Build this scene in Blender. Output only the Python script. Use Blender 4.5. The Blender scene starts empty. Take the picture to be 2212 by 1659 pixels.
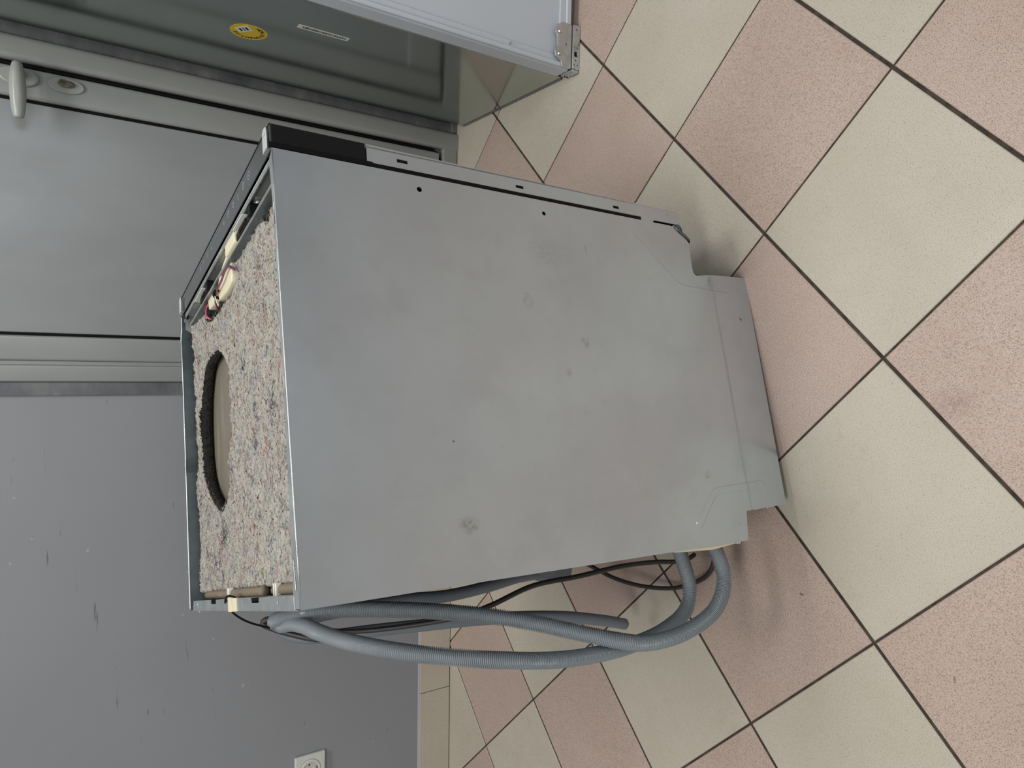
import bpy, bmesh, math, random
from mathutils import Vector, Matrix, noise
random.seed(7)
scene = bpy.context.scene
COL = scene.collection

# ------------------------------------------------------------------ camera
CAM = Vector((0.0, 0.0, 1.0485))
DN = Vector((0.0134, -0.5647, -0.8252)); RT = Vector((0.9997, 0.0249, -0.0008)); FW = Vector((-0.0210, 0.8249, -0.5649))
cam_data = bpy.data.cameras.new('camera')
cam_data.sensor_fit = 'HORIZONTAL'; cam_data.sensor_width = 36.0
cam_data.lens = 1552.5 / 2212 * 36.0
cam_data.clip_start = 0.02
cam = bpy.data.objects.new('camera', cam_data); COL.objects.link(cam)
ax = DN.normalized(); az = (-FW).normalized(); ay = az.cross(ax).normalized(); ax = ay.cross(az)
m = Matrix.Identity(4)
for r in range(3):
    m[r][0] = ax[r]; m[r][1] = ay[r]; m[r][2] = az[r]; m[r][3] = CAM[r]
cam.matrix_world = m
scene.camera = cam

# ------------------------------------------------------------------ world, lights, exposure
world = bpy.data.worlds.new('world'); scene.world = world; world.use_nodes = True
bg = world.node_tree.nodes['Background']
bg.inputs[0].default_value = (0.80, 0.90, 1.0, 1); bg.inputs[1].default_value = 0.25
def area(name, loc, target, sx, sy, power, color):
    l = bpy.data.lights.new(name, 'AREA'); l.shape = 'RECTANGLE'; l.size = sx; l.size_y = sy; l.energy = power; l.color = color
    o = bpy.data.objects.new(name, l); COL.objects.link(o); o.location = loc
    o.rotation_euler = (Vector(target) - Vector(loc)).to_track_quat('-Z', 'Y').to_euler()
    return o
area('ceiling_lamp', (0.25, 0.95, 2.56), (0.25, 0.95, 0), 1.3, 0.3, 30, (1.0, 0.98, 0.94))
area('ceiling_lamp_rear', (-0.9, -0.6, 2.56), (-0.9, -0.6, 0), 1.3, 0.4, 32, (1.0, 0.98, 0.95))
area('window_light', (0.9, -1.92, 1.5), (-0.1, 1.0, 0.7), 1.7, 1.5, 32, (0.90, 0.95, 1.0))
scene.view_settings.view_transform = 'Standard'; scene.view_settings.look = 'None'
scene.view_settings.gamma = 1.0; scene.view_settings.use_curve_mapping = False
scene.view_settings.exposure = -0.22

YW = 1.8455           # wall plane

# ------------------------------------------------------------------ material helpers
def srgb(r, g, b):
    f = lambda c: (c / 255 / 12.92) if c / 255 <= 0.04045 else ((c / 255 + 0.055) / 1.055) ** 2.4
    return (f(r), f(g), f(b), 1)
class M:
    def __init__(s, name, color=(.5, .5, .5, 1), rough=.5, metal=0.0, spec=.5):
        s.m = bpy.data.materials.new(name); s.m.use_nodes = True
        s.t = s.m.node_tree; s.b = s.t.nodes['Principled BSDF']
        s.b.inputs['Base Color'].default_value = color; s.b.inputs['Roughness'].default_value = rough
        s.b.inputs['Metallic'].default_value = metal; s.b.inputs['Specular IOR Level'].default_value = spec
        s.tc = s.t.nodes.new('ShaderNodeTexCoord'); s.coord = 'Object'; s._off = None
    def n(s, typ, **kw):
        nd = s.t.nodes.new(typ)
        for k, v in kw.items():
            if k in nd.inputs: nd.inputs[k].default_value = v
            else: setattr(nd, k, v)
        return nd
    def link(s, a, b): s.t.links.new(a, b)
    def vec(s, scale=(1, 1, 1), rot=(0, 0, 0)):
        mp = s.n('ShaderNodeMapping'); mp.inputs['Scale'].default_value = scale; mp.inputs['Rotation'].default_value = rot
        s.link(s.src(), mp.inputs['Vector']); return mp.outputs[0]
    def src(s):
        if s._off is None:
            s._off = s.tc.outputs[s.coord]
        return s._off
    def random_offset(s, k=37.0):
        oi = s.n('ShaderNodeObjectInfo'); mul = s.n('ShaderNodeMath', operation='MULTIPLY'); mul.inputs[1].default_value = k
        s.link(oi.outputs['Random'], mul.inputs[0])
        add = s.n('ShaderNodeVectorMath', operation='ADD'); s.link(s.tc.outputs[s.coord], add.inputs[0]); s.link(mul.outputs[0], add.inputs[1])
        s._off = add.outputs[0]; return oi
    def noise(s, scale, detail=3, rough=.5, stretch=(1, 1, 1), rot=(0, 0, 0)):
        nd = s.n('ShaderNodeTexNoise'); nd.inputs['Scale'].default_value = scale; nd.inputs['Detail'].default_value = detail; nd.inputs['Roughness'].default_value = rough
        s.link(s.vec(stretch, rot), nd.inputs['Vector']); return nd.outputs['Fac']
    def ramp(s, fac, stops, interp='LINEAR'):
        r = s.n('ShaderNodeValToRGB'); r.color_ramp.interpolation = interp
        el = r.color_ramp.elements
        while len(el) < len(stops): el.new(0.5)
        for e, (p, c) in zip(el, stops):
            e.position = p; e.color = c if len(c) == 4 else (*c, 1)
        s.link(fac, r.inputs[0]); return r.outputs[0]
    def mix(s, fac, a, b, blend='MIX'):
        x = s.n('ShaderNodeMix', data_type='RGBA', blend_type=blend)
        for sock, v in ((x.inputs['Factor'], fac), (x.inputs[6], a), (x.inputs[7], b)):
            if isinstance(v, (int, float)): sock.default_value = v
            elif isinstance(v, tuple): sock.default_value = v if len(v) == 4 else (*v, 1)
            else: s.link(v, sock)
        return x.outputs[2]
    def base(s, c): s.link(c, s.b.inputs['Base Color'])
    def rough(s, c): s.link(c, s.b.inputs['Roughness'])
    def bump(s, h, strength=.2, dist=.001):
        b = s.n('ShaderNodeBump'); b.inputs['Strength'].default_value = strength; b.inputs['Distance'].default_value = dist
        s.link(h, b.inputs['Height']); s.link(b.outputs[0], s.b.inputs['Normal'])
G = lambda v: (v, v, v, 1)

def blob(a, src, c, r, soft=.6):
    """soft round mask around a point: 1 inside, 0 outside, broken up by noise"""
    sub = a.n('ShaderNodeVectorMath', operation='SUBTRACT'); a.link(src, sub.inputs[0]); sub.inputs[1].default_value = c
    div = a.n('ShaderNodeVectorMath', operation='DIVIDE'); a.link(sub.outputs[0], div.inputs[0]); div.inputs[1].default_value = r
    ln = a.n('ShaderNodeVectorMath', operation='LENGTH'); a.link(div.outputs[0], ln.inputs[0])
    return a.ramp(ln.outputs['Value'], [(soft * .4, G(1)), (1.0, G(0))])
def mul(a, x, y):
    m_ = a.n('ShaderNodeMix', data_type='RGBA', blend_type='MULTIPLY'); m_.inputs['Factor'].default_value = 1
    a.link(x, m_.inputs[6]); a.link(y, m_.inputs[7]); return m_.outputs[2]
def mat_tile(name, c, c2, speck, light, dens, stains=()):
    a = M(name, c, .42, 0, .35); a.coord = 'Object'; a.random_offset(11.0)
    col = a.mix(a.ramp(a.noise(5, 4, .6), [(.35, G(0)), (.68, G(1))]), c, c2)
    fine = a.noise(830, 2, .6, (1, .7, 1))
    col = a.mix(a.ramp(fine, [(dens, G(0)), (dens + .14, G(.95))]), col, speck)
    col = a.mix(a.ramp(a.noise(740, 2, .6, (.7, 1, 1)), [(.56, G(0)), (.70, G(.6))]), col, light)
    col = a.mix(a.ramp(a.noise(480, 2, .5), [(.69, G(0)), (.75, G(.7))]), col, tuple(v * .55 for v in speck[:3]))
    col = a.mix(a.ramp(a.noise(9, 5, .7), [(.62, G(0)), (.9, G(.3))]), col, srgb(120, 108, 95))
    geo = a.n('ShaderNodeNewGeometry')
    for cc, rr, tint, amt in stains:
        mk = mul(a, blob(a, geo.outputs['Position'], cc, rr), a.ramp(a.noise(70, 4, .7), [(.35, G(0)), (.6, G(amt))]))
        col = a.mix(mk, col, tint)
    a.base(col); a.rough(a.ramp(a.noise(14, 3), [(.3, G(.34)), (.75, G(.55))]))
    a.bump(a.noise(420, 2), .12, .0006); return a.m
M_CREAM = mat_tile('cream_tile', srgb(200, 192, 178), srgb(192, 184, 168), srgb(132, 122, 106), srgb(210, 204, 192), .565)
M_PINK = mat_tile('pink_tile', srgb(196, 177, 166), srgb(189, 168, 156), srgb(148, 126, 114), srgb(220, 204, 192), .50,
    [((-.038, .467, 0), (.026, .036, .02), srgb(128, 100, 86), .5), ((-.4156, .4564, 0), (.006, .0025, .01), srgb(30, 26, 24), 1.0), ((-.36, .69, 0), (.003, .006, .01), srgb(70, 56, 50), 1.0)])
a = M('grout', srgb(58, 50, 42), .9); a.base(a.ramp(a.noise(60, 4), [(.3, srgb(44, 38, 32)), (.75, srgb(84, 74, 62))])); a.bump(a.noise(400), .4, .001); M_GROUT = a.m
def mat_wall(name, c, dark):
    a = M(name, c, .55, 0, .3)
    col = a.mix(a.ramp(a.noise(2.2, 4), [(.3, G(0)), (.75, G(.6))]), c, dark)
    scuff = a.ramp(a.noise(15, 4, .65, (.45, 1, 4.5)), [(.69, G(0)), (.73, G(.6)), (.76, G(.75))])
    col = a.mix(scuff, col, srgb(86, 84, 84))
    dots = a.ramp(a.noise(48, 2, .5), [(.755, G(0)), (.785, G(.6))])
    col = a.mix(dots, col, srgb(190, 188, 182))
    a.base(col); a.bump(a.noise(90, 3), .06, .001); return a.m
M_WALL = mat_wall('grey_wall_paint', srgb(149, 152, 157), srgb(141, 144, 149))
M_ROOM = M('pale_room_paint', srgb(176, 178, 180), .8).m
M_CEIL = M('white_ceiling', srgb(225, 225, 222), .9).m
def mat_alu(name, c, rough=.38, metal=.25):
    a = M(name, c, rough, metal, .5)
    a.base(a.mix(a.ramp(a.noise(3, 4, .6, (2, 2, .6)), [(.35, G(0)), (.75, G(1))]), c, tuple(v * .86 for v in c[:3])))
    a.rough(a.ramp(a.noise(8, 3), [(.3, G(rough - .05)), (.7, G(rough + .08))])); return a.m
M_FRAME = mat_alu('grey_lacquered_aluminium', srgb(160, 163, 162), .34)
M_DOORP = mat_alu('grey_door_panel', srgb(152, 155, 157), .36, .15)
a = M('dull_steel_strip', srgb(118, 120, 124), .36, .35)
a.base(a.ramp(a.noise(7, 5, .7, (1, 1, 2)), [(.3, srgb(104, 107, 114)), (.55, srgb(128, 130, 132)), (.8, srgb(168, 168, 164))])); M_STRIP = a.m
M_BLACK = M('black_rubber', srgb(9, 9, 10), .7, 0, .2).m
M_BLACKPL = M('black_plastic', srgb(17, 17, 21), .6, 0, .25).m
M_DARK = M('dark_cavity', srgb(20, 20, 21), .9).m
M_HANDLE = M('grey_handle_enamel', srgb(158, 162, 158), .3).m
M_NICKEL = M('nickel', srgb(150, 145, 130), .25, 1).m
def mat_panel(marks=True):
    a = M('brushed_steel_panel' if marks else 'brushed_steel_door', srgb(160, 163, 165), .36, .85)
    col = a.mix(a.ramp(a.noise(4.5, 5, .62, (1, 1, 1.3)), [(.38, G(0)), (.7, G(1))]), srgb(197, 207, 215), srgb(189, 198, 206))
    col = a.mix(a.ramp(a.noise(16, 3, .55, (1, 1, .8), (0, .6, 0)), [(.52, G(0)), (.85, G(.28))]), col, srgb(164, 167, 172))
    col = a.mix(a.ramp(a.noise(75, 2, .5), [(.76, G(0)), (.80, G(.6))]), col, srgb(126, 122, 116))
    if marks:
        src = a.tc.outputs['Object']; n_ = a.noise(120, 4, .7)
        for cc, rr, tint, amt in (((-.448, 0, .611), (.012, .02, .016), srgb(112, 106, 94), .6), ((-.348, 0, .620), (.0016, .02, .0022), srgb(40, 44, 120), 1.0),
                                  ((-.213, 0, .390), (.013, .02, .011), srgb(140, 141, 147), .5), ((-.158, 0, .481), (.014, .02, .012), srgb(150, 151, 156), .5),
                                  ((-.258, 0, .428), (.008, .02, .009), srgb(146, 147, 152), .5), ((-.082, 0, .43), (.03, .02, .05), srgb(170, 173, 178), .4),
                                  ((-.094, 0, .099), (.016, .02, .006), srgb(120, 132, 140), .9), ((-.4125, 0, .19), (.008, .02, .008), srgb(140, 142, 142), .7), ((-.1538, 0, .037), (.004, .02, .004), srgb(60, 60, 62), .9), ((-.068, 0, .362), (.013, .02, .0009), srgb(70, 70, 72), 1.0)):
            col = a.mix(mul(a, blob(a, src, cc, rr), a.ramp(n_, [(.38, G(0)), (.6, G(amt))])), col, tint)
        # faint horizontal wear line above the plinth
        sep = a.n('ShaderNodeSeparateXYZ'); a.link(src, sep.inputs[0])
        ln = a.n('ShaderNodeMath', operation='MULTIPLY_ADD'); a.link(sep.outputs[0], ln.inputs[0]); ln.inputs[1].default_value = .036; ln.inputs[2].default_value = -.0895
        dz = a.n('ShaderNodeMath', operation='ADD'); a.link(sep.outputs[2], dz.inputs[0]); a.link(ln.outputs[0], dz.inputs[1])
        ab = a.n('ShaderNodeMath', operation='ABSOLUTE'); a.link(dz.outputs[0], ab.inputs[0])
        sc = a.n('ShaderNodeMath', operation='MULTIPLY'); a.link(ab.outputs[0], sc.inputs[0]); sc.inputs[1].default_value = 220
        mk = mul(a, a.ramp(sc.outputs[0], [(.15, G(.5)), (1, G(0))]), a.ramp(a.noise(30, 4, .7, (.3, 1, 3)), [(.3, G(.2)), (.65, G(1))]))
        col = a.mix(mk, col, srgb(140, 150, 158))
    a.base(col); a.rough(a.ramp(a.noise(5, 3, .5), [(.3, G(.27)), (.7, G(.38))])); a.bump(a.noise(700, 2), .03, .0004); return a.m
M_PANEL = mat_panel(); M_DOORSTEEL = mat_panel(False)
def mat_galv(name, c, rough=.3):
    a = M(name, c, rough, .8)
    v = a.n('ShaderNodeTexVoronoi'); v.inputs['Scale'].default_value = 60; a.link(a.vec(), v.inputs['Vector'])
    a.base(a.mix(a.ramp(v.outputs['Distance'], [(0, G(0)), (1, G(.8))]), c, tuple(x * .72 for x in c[:3])))
    a.rough(a.ramp(a.noise(30, 3), [(.3, G(rough - .06)), (.7, G(rough + .12))])); return a.m
M_GALV = mat_galv('galvanised_steel', srgb(208, 214, 215))
M_GALVD = mat_galv('dark_zinc_steel', srgb(112, 123, 127), .34)
a = M('worn_tub_steel', srgb(150, 142, 128), .4, .5)
a.base(a.mix(a.ramp(a.noise(30, 4, .6, (.15, 1.5, 1), (0, 0, .35)), [(.55, G(0)), (.68, G(.7))]), srgb(152, 144, 130), srgb(186, 178, 162))); M_TUB = a.m
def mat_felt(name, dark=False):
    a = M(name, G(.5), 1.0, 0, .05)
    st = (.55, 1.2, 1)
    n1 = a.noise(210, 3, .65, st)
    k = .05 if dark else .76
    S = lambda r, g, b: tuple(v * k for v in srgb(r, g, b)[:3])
    c1 = a.ramp(n1, [(.28, S(84, 80, 82)), (.40, S(160, 155, 150)), (.52, S(208, 203, 195)), (.62, S(192, 187, 180)), (.75, S(230, 226, 216))])
    hue = a.n('ShaderNodeTexVoronoi'); hue.inputs['Scale'].default_value = 120; a.link(a.vec(st), hue.inputs['Vector'])
    sep = a.n('ShaderNodeSeparateColor'); a.link(hue.outputs['Color'], sep.inputs[0])
    pal = a.ramp(sep.outputs[0], [(0, S(206, 202, 194)), (.42, S(196, 193, 188)), (.50, S(208, 194, 188)), (.58, S(184, 200, 192)), (.68, S(160, 168, 186)), (.74, S(220, 216, 204)), (.87, S(196, 148, 142)), (.91, S(130, 126, 128)), (.96, S(206, 198, 168))], 'CONSTANT')
    col = a.mix(.45, c1, pal)
    hole = a.ramp(a.noise(330, 2, .5, st), [(.30, G(1)), (.41, G(0))])
    col = a.mix(hole, col, S(58, 55, 56))
    blot = a.ramp(a.noise(26, 2, .5), [(.66, G(0)), (.74, G(.55))])
    col = a.mix(blot, col, S(128, 138, 160))
    a.base(col); a.bump(a.noise(420, 3, .7, st), .9, .003); return a.m
M_FELT = mat_felt('grey_recycled_felt'); M_FELTD = mat_felt('dark_felt_edge', True)  # second copy far darker, for hole walls, slit walls and rim
a = M('felt_fibre', G(.5), .95, 0, .05)
va = a.n('ShaderNodeVertexColor'); va.layer_name = 'tint'; a.link(va.outputs[0], a.b.inputs['Base Color']); M_FIBRE = a.m
M_CTRL = M('glossy_black_control_panel', srgb(68, 71, 73), .16, 0, .5).m
M_ICON = M('white_print', srgb(205, 208, 206), .6).m
M_CREAMPL = M('cream_plastic', srgb(226, 218, 190), .4).m
M_WHITEPL = M('white_plastic', srgb(232, 232, 226), .4).m
M_TAB = M('pale_grey_tab', srgb(204, 208, 207), .35, .3).m
M_BROWN = M('brown_bitumen', srgb(128, 116, 98), .8).m
a = M('grey_hose_plastic', srgb(120, 128, 134), .36, 0, .5); a.base(a.mix(a.ramp(a.noise(6, 3), [(.3, G(0)), (.7, G(.6))]), srgb(142, 150, 155), srgb(126, 135, 142))); M_HOSE = a.m
M_HOSE2 = M('smooth_grey_hose', srgb(112, 121, 129), .5).m
M_CORD = M('dark_grey_cord', srgb(52, 49, 46), .45).m
M_WIRES = [M('red_wire', srgb(140, 66, 80), .4).m, M('violet_wire', srgb(66, 60, 110), .4).m, M('pink_wire', srgb(226, 96, 128), .4).m, M('blue_wire', srgb(70, 96, 160), .4).m]
a = M('fridge_side_steel', srgb(172, 180, 175), .09, 1.0, .6)
a.base(a.mix(a.ramp(a.noise(3, 3), [(.3, G(0)), (.7, G(.5))]), srgb(178, 186, 182), srgb(168, 176, 173))); a.rough(a.ramp(a.noise(4, 3), [(.3, G(.11)), (.7, G(.16))])); a.bump(a.noise(2.2, 1), .05, .01); M_FRIDGE = a.m
M_FRWHITE = M('white_fridge_plastic', srgb(202, 210, 219), .35).m
M_YELLOW = M('yellow_sticker', srgb(214, 184, 40), .45).m
M_PAPER = M('white_label_paper', srgb(214, 214, 208), .6).m
M_PRINT = M('black_print', srgb(26, 24, 20), .7).m
M_SOCKET = M('white_socket_plastic', srgb(214, 218, 212), .35).m
M_CAULK = M('pale_caulk', srgb(178, 180, 184), .7).m

# ------------------------------------------------------------------ mesh helpers
def link(name, me, mat, parent=None, smooth=False):
    o = bpy.data.objects.new(name, me); COL.objects.link(o)
    if mat is not None and not me.materials: me.materials.append(mat)
    if smooth:
        for p in me.polygons: p.use_smooth = True
    if parent is not None: o.parent = parent
    return o
def from_bm(name, bm, mat, parent=None, smooth=False):
    bmesh.ops.recalc_face_normals(bm, faces=bm.faces)
    me = bpy.data.meshes.new(name); bm.to_mesh(me); bm.free()
    return link(name, me, mat, parent, smooth)
def add_box(bm, a, b, bevel=0, seg=2):
    c = [(x + y) / 2 for x, y in zip(a, b)]; s = [abs(y - x) for x, y in zip(a, b)]
    r = bmesh.ops.create_cube(bm, size=1, matrix=Matrix.Translation(c) @ Matrix.Diagonal((*s, 1)))
    if bevel:
        vs = set(r['verts']); es = [e for e in bm.edges if e.verts[0] in vs and e.verts[1] in vs]
        bmesh.ops.bevel(bm, geom=es, offset=bevel, segments=seg, profile=.5, affect='EDGES')
def box(name, a, b, mat, parent=None, bevel=.0, seg=2, smooth=False):
    bm = bmesh.new(); add_box(bm, a, b, bevel, seg); return from_bm(name, bm, mat, parent, smooth)
def boxes(name, lst, mat, parent=None, bevel=0):
    bm = bmesh.new()
    for a, b in lst: add_box(bm, a, b, bevel)
    return from_bm(name, bm, mat, parent)
def cyl_bm(bm, p, axis, r, h, seg=20, r2=None):
    q = Vector(axis).to_track_quat('Z', 'Y').to_matrix().to_4x4()
    bmesh.ops.create_cone(bm, cap_ends=True, segments=seg, radius1=r, radius2=r if r2 is None else r2, depth=h,
                          matrix=Matrix.Translation(Vector(p) + Vector(axis).normalized() * h / 2) @ q)
def cyl(name, p, axis, r, h, mat, parent=None, seg=20, r2=None):
    bm = bmesh.new(); cyl_bm(bm, p, axis, r, h, seg, r2); return from_bm(name, bm, mat, parent)
def plate_mesh(name, outline, holes, thick, bevel=0.0):
    cu = bpy.data.curves.new(name, 'CURVE'); cu.dimensions = '2D'; cu.fill_mode = 'BOTH'
    cu.extrude = max(thick / 2 - bevel, 1e-5); cu.bevel_depth = bevel; cu.bevel_resolution = 1
    cu.offset = -bevel
    for poly in [outline] + list(holes):
        sp = cu.splines.new('POLY'); sp.points.add(len(poly) - 1); sp.use_cyclic_u = True
        for p, (x, y) in zip(sp.points, poly): p.co = (x, y, 0, 1)
    o = bpy.data.objects.new(name, cu)
    COL.objects.link(o); dg = bpy.context.evaluated_depsgraph_get()
    me = bpy.data.meshes.new_from_object(o.evaluated_get(dg)); bpy.data.objects.remove(o); bpy.data.curves.remove(cu)
    me.materials.clear(); return me
def plate_xz(name, outline, holes, y0, thick, mat, parent=None, bevel=0.0):
    me = plate_mesh(name, outline, holes, thick, bevel)      # outline given as (x, z)
    me.transform(Matrix(((1, 0, 0, 0), (0, 0, 1, y0 + thick / 2), (0, 1, 0, 0), (0, 0, 0, 1))))
    me.flip_normals(); return link(name, me, mat, parent)
def plate_xy(name, outline, holes, z0, thick, mat, parent=None, bevel=0.0):
    me = plate_mesh(name, outline, holes, thick, bevel)
    me.transform(Matrix.Translation((0, 0, z0 + thick / 2))); return link(name, me, mat, parent)
def plate_yz(name, outline, holes, x0, thick, mat, parent=None, bevel=0.0):
    me = plate_mesh(name, outline, holes, thick, bevel)      # outline as (y, z)
    me.transform(Matrix(((0, 0, 1, x0 + thick / 2), (1, 0, 0, 0), (0, 1, 0, 0), (0, 0, 0, 1))))
    return link(name, me, mat, parent)
def circ(cx, cy, r, n=18, ry=None):
    return [(cx + r * math.cos(2 * math.pi * k / n), cy + (ry or r) * math.sin(2 * math.pi * k / n)) for k in range(n)]
def rect(x0, y0, x1, y1): return [(x0, y0), (x1, y0), (x1, y1), (x0, y1)]
def rounded(pts, rads, n=5):
    out = []
    N = len(pts)
    for k in range(N):
        p = Vector(pts[k]); a = Vector(pts[k - 1]); b = Vector(pts[(k + 1) % N]); r = rads[k] if isinstance(rads, (list, tuple)) else rads
        if r <= 0: out.append(tuple(p)); continue
        da = (a - p); db = (b - p); r = min(r, da.length * .49, db.length * .49)
        s = p + da.normalized() * r; e = p + db.normalized() * r
        for i in range(n + 1):
            t = i / n; out.append(tuple((1 - t) ** 2 * s + 2 * t * (1 - t) * p + t * t * e))
    return out
def spline(pts, step):
    P = [Vector(p) for p in pts]; P = [P[0] * 2 - P[1]] + P + [P[-1] * 2 - P[-2]]
    dense = []
    for k in range(1, len(P) - 2):
        a, b, c, d = P[k - 1:k + 3]
        t01 = max((b - a).length, 1e-5) ** .5; t12 = max((c - b).length, 1e-5) ** .5; t23 = max((d - c).length, 1e-5) ** .5
        m1 = (c - b + t12 * ((b - a) / t01 - (c - a) / (t01 + t12))); m2 = (c - b + t12 * ((d - c) / t23 - (d - b) / (t12 + t23)))
        for i in range(160):
            t = i / 160; dense.append((2 * t**3 - 3 * t * t + 1) * b + (t**3 - 2 * t * t + t) * m1 + (-2 * t**3 + 3 * t * t) * c + (t**3 - t * t) * m2)
    dense.append(P[-2])
    out = [dense[0]]; acc = 0
    for a, b in zip(dense, dense[1:]):
        L = (b - a).length
        while acc + L >= step and L > 0:
            a = a + (b - a) * ((step - acc) / L); out.append(a); L = (b - a).length; acc = 0
        acc += L
    if (out[-1] - dense[-1]).length > step * .3: out.append(dense[-1])
    return out
def sweep(bm, pts, rad, sides=10, cap=True, color=None, layer=None):
    n = len(pts); rings = []; up = None
    for i, p in enumerate(pts):
        t = (pts[min(i + 1, n - 1)] - pts[max(i - 1, 0)]).normalized()
        if up is None: up = t.orthogonal().normalized()
        up = (up - t * up.dot(t)); up = up.normalized() if up.length > 1e-6 else t.orthogonal().normalized()
        sd = t.cross(up); r = rad(i) if callable(rad) else rad
        rings.append([bm.verts.new(p + (up * math.cos(2 * math.pi * k / sides) + sd * math.sin(2 * math.pi * k / sides)) * r) for k in range(sides)])
    fs = []
    for a, b in zip(rings, rings[1:]):
        for k in range(sides): fs.append(bm.faces.new((a[k], a[(k + 1) % sides], b[(k + 1) % sides], b[k])))
    if cap: fs.append(bm.faces.new(rings[0][::-1])); fs.append(bm.faces.new(rings[-1]))
    if layer is not None:
        for f in fs:
            for l in f.loops: l[layer] = color
def tube(name, pts, r, mat, parent=None, step=.006, sides=10):
    bm = bmesh.new(); sweep(bm, spline(pts, step), r, sides); return from_bm(name, bm, mat, parent, True)
def tag(o, label, cat, group=None):
    o['label'] = label; o['category'] = cat
    if group: o['group'] = group
    return o
def struct(o): o['kind'] = 'structure'; return o
def empty(name, loc):
    o = bpy.data.objects.new(name, None); COL.objects.link(o); o.location = loc; o.empty_display_size = .05; return o

# ------------------------------------------------------------------ room shell
X0, X1, Y0, ZC = -2.05, 2.05, -2.0, 2.6
floor = struct(box('floor', (X0, Y0, -.06), (X1, YW + .05, -.0025), M_GROUT))
TS = .3; GO = Vector((.6645, 1.197)); TH = -2.3641
E1 = Vector((math.cos(TH), math.sin(TH))); E2 = Vector((-math.sin(TH), math.cos(TH)))
def clip(poly, n, dlim):
    out = []
    for k in range(len(poly)):
        a, b = poly[k], poly[(k + 1) % len(poly)]; da, db = a.dot(n) - dlim, b.dot(n) - dlim
        if da <= 0: out.append(a)
        if (da < 0 < db) or (db < 0 < da): out.append(a + (b - a) * (da / (da - db)))
    return out
def tile_mesh(poly, T=.008, bev=.0012):
    bm = bmesh.new(); vs = [bm.verts.new((p.x, p.y, 0)) for p in poly]; f = bm.faces.new(vs)
    if f.normal.z < 0: f.normal_flip()
    r = bmesh.ops.extrude_face_region(bm, geom=[f]); bmesh.ops.translate(bm, vec=(0, 0, -T), verts=[v for v in r['geom'] if isinstance(v, bmesh.types.BMVert)])
    bmesh.ops.recalc_face_normals(bm, faces=bm.faces)
    te = [e for e in bm.edges if all(abs(v.co.z) < 1e-6 for v in e.verts)]
    bmesh.ops.bevel(bm, geom=te, offset=bev, segments=1, affect='EDGES')
    me = bpy.data.meshes.new('floor_tile'); bm.to_mesh(me); bm.free(); return me
whole = {}
for i in range(-12, 14):
    for k in range(-12, 14):
        g1, g2 = .0018, .0028
        cor = [GO + E1 * TS * u + E2 * TS * v for u, v in ((i + g1 / TS, k + g2 / TS), (i + 1 - g1 / TS, k + g2 / TS), (i + 1 - g1 / TS, k + 1 - g2 / TS), (i + g1 / TS, k + 1 - g2 / TS))]
        p = cor
        for n, dl in ((Vector((1, 0)), X1), (Vector((-1, 0)), -X0), (Vector((0, 1)), YW - .008), (Vector((0, -1)), -Y0)): p = clip(p, n, dl) if p else p
        if len(p) < 3: continue
        ar = abs(sum(p[q].x * p[(q + 1) % len(p)].y - p[(q + 1) % len(p)].x * p[q].y for q in range(len(p)))) / 2
        if ar < 2e-4: continue
        ctr = (cor[0] + cor[2]) / 2; mat = M_CREAM if (i + k) % 2 == 0 else M_PINK
        full = ar > TS * TS * .96
        key = mat.name
        if full and key in whole: me = whole[key]
        else:
            me = tile_mesh([q - ctr for q in p]); me.materials.append(mat)
            if full: whole[key] = me
        o = bpy.data.objects.new('floor_tile', me); COL.objects.link(o); o.parent = floor
        o.location = (ctr.x, ctr.y, random.uniform(-.0004, 0))
struct(box('wall_back', (X0, YW, 0), (X1, YW + .05, ZC), M_WALL))
struct(box('wall_left', (X0 - .05, Y0, 0), (X0, YW, ZC), M_ROOM)); struct(box('wall_right', (X1, Y0, 0), (X1 + .05, YW, ZC), M_ROOM))
struct(box('wall_front', (X0, Y0 - .05, 0), (X1, Y0, ZC), M_ROOM)); struct(box('ceiling', (X0, Y0, ZC), (X1, YW, ZC + .05), M_CEIL))
# tiled skirting left of the door
base = struct(box('baseboard_back', (X0, YW - .0045, 0), (-.075, YW, .099), M_GROUT))
bx = -.64
joints = sorted([bx - .3 * k for k in range(0, 5)] + [bx + .3, -.075])
joints = [X0] + [j for j in joints if j > X0 + .05]
for q, (a0, a1) in enumerate(zip(joints, joints[1:])):
    if a1 - a0 < .02: continue
    box('skirting_tile', (a0 + .001, YW - .0105, .0015), (a1 - .001, YW - .0035, .098), M_CREAM, base, .0008, 1)
box('caulk_line', (X0, YW - .009, .0965), (-.075, YW - .0003, .1015), M_CAULK, base, .001, 1)

# ------------------------------------------------------------------ door
def prof(name, x0, x1, z0, z1, depth, r, mat, parent, y=YW):
    """vertical profile bar with a rounded front"""
    pts = rounded([(x0, y), (x0, y - depth), (x1, y - depth), (x1, y)], [0, r, r, 0], 6)
    return plate_xy(name, pts, [], z0, z1 - z0, mat, parent)
DZ = 2.15
door = struct(box('door_1', (.0635, YW - .006, .06), (.5475, YW - .001, DZ), M_DOORP))
prof('door_stile', .553, .6165, .06, DZ, .016, .010, M_FRAME, door)
prof('door_stile', .0045, .0575, .06, DZ, .016, .006, M_FRAME, door)
box('door_seal', (.5465, YW - .0085, .06), (.5535, YW - .0005, DZ), M_BLACK, door)
box('door_seal', (.0570, YW - .0085, .06), (.0640, YW - .0005, DZ), M_BLACK, door)
box('bottom_rail', (.0635, YW - .014, .06), (.5475, YW - .002, .16), M_FRAME, door, .004)
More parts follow.
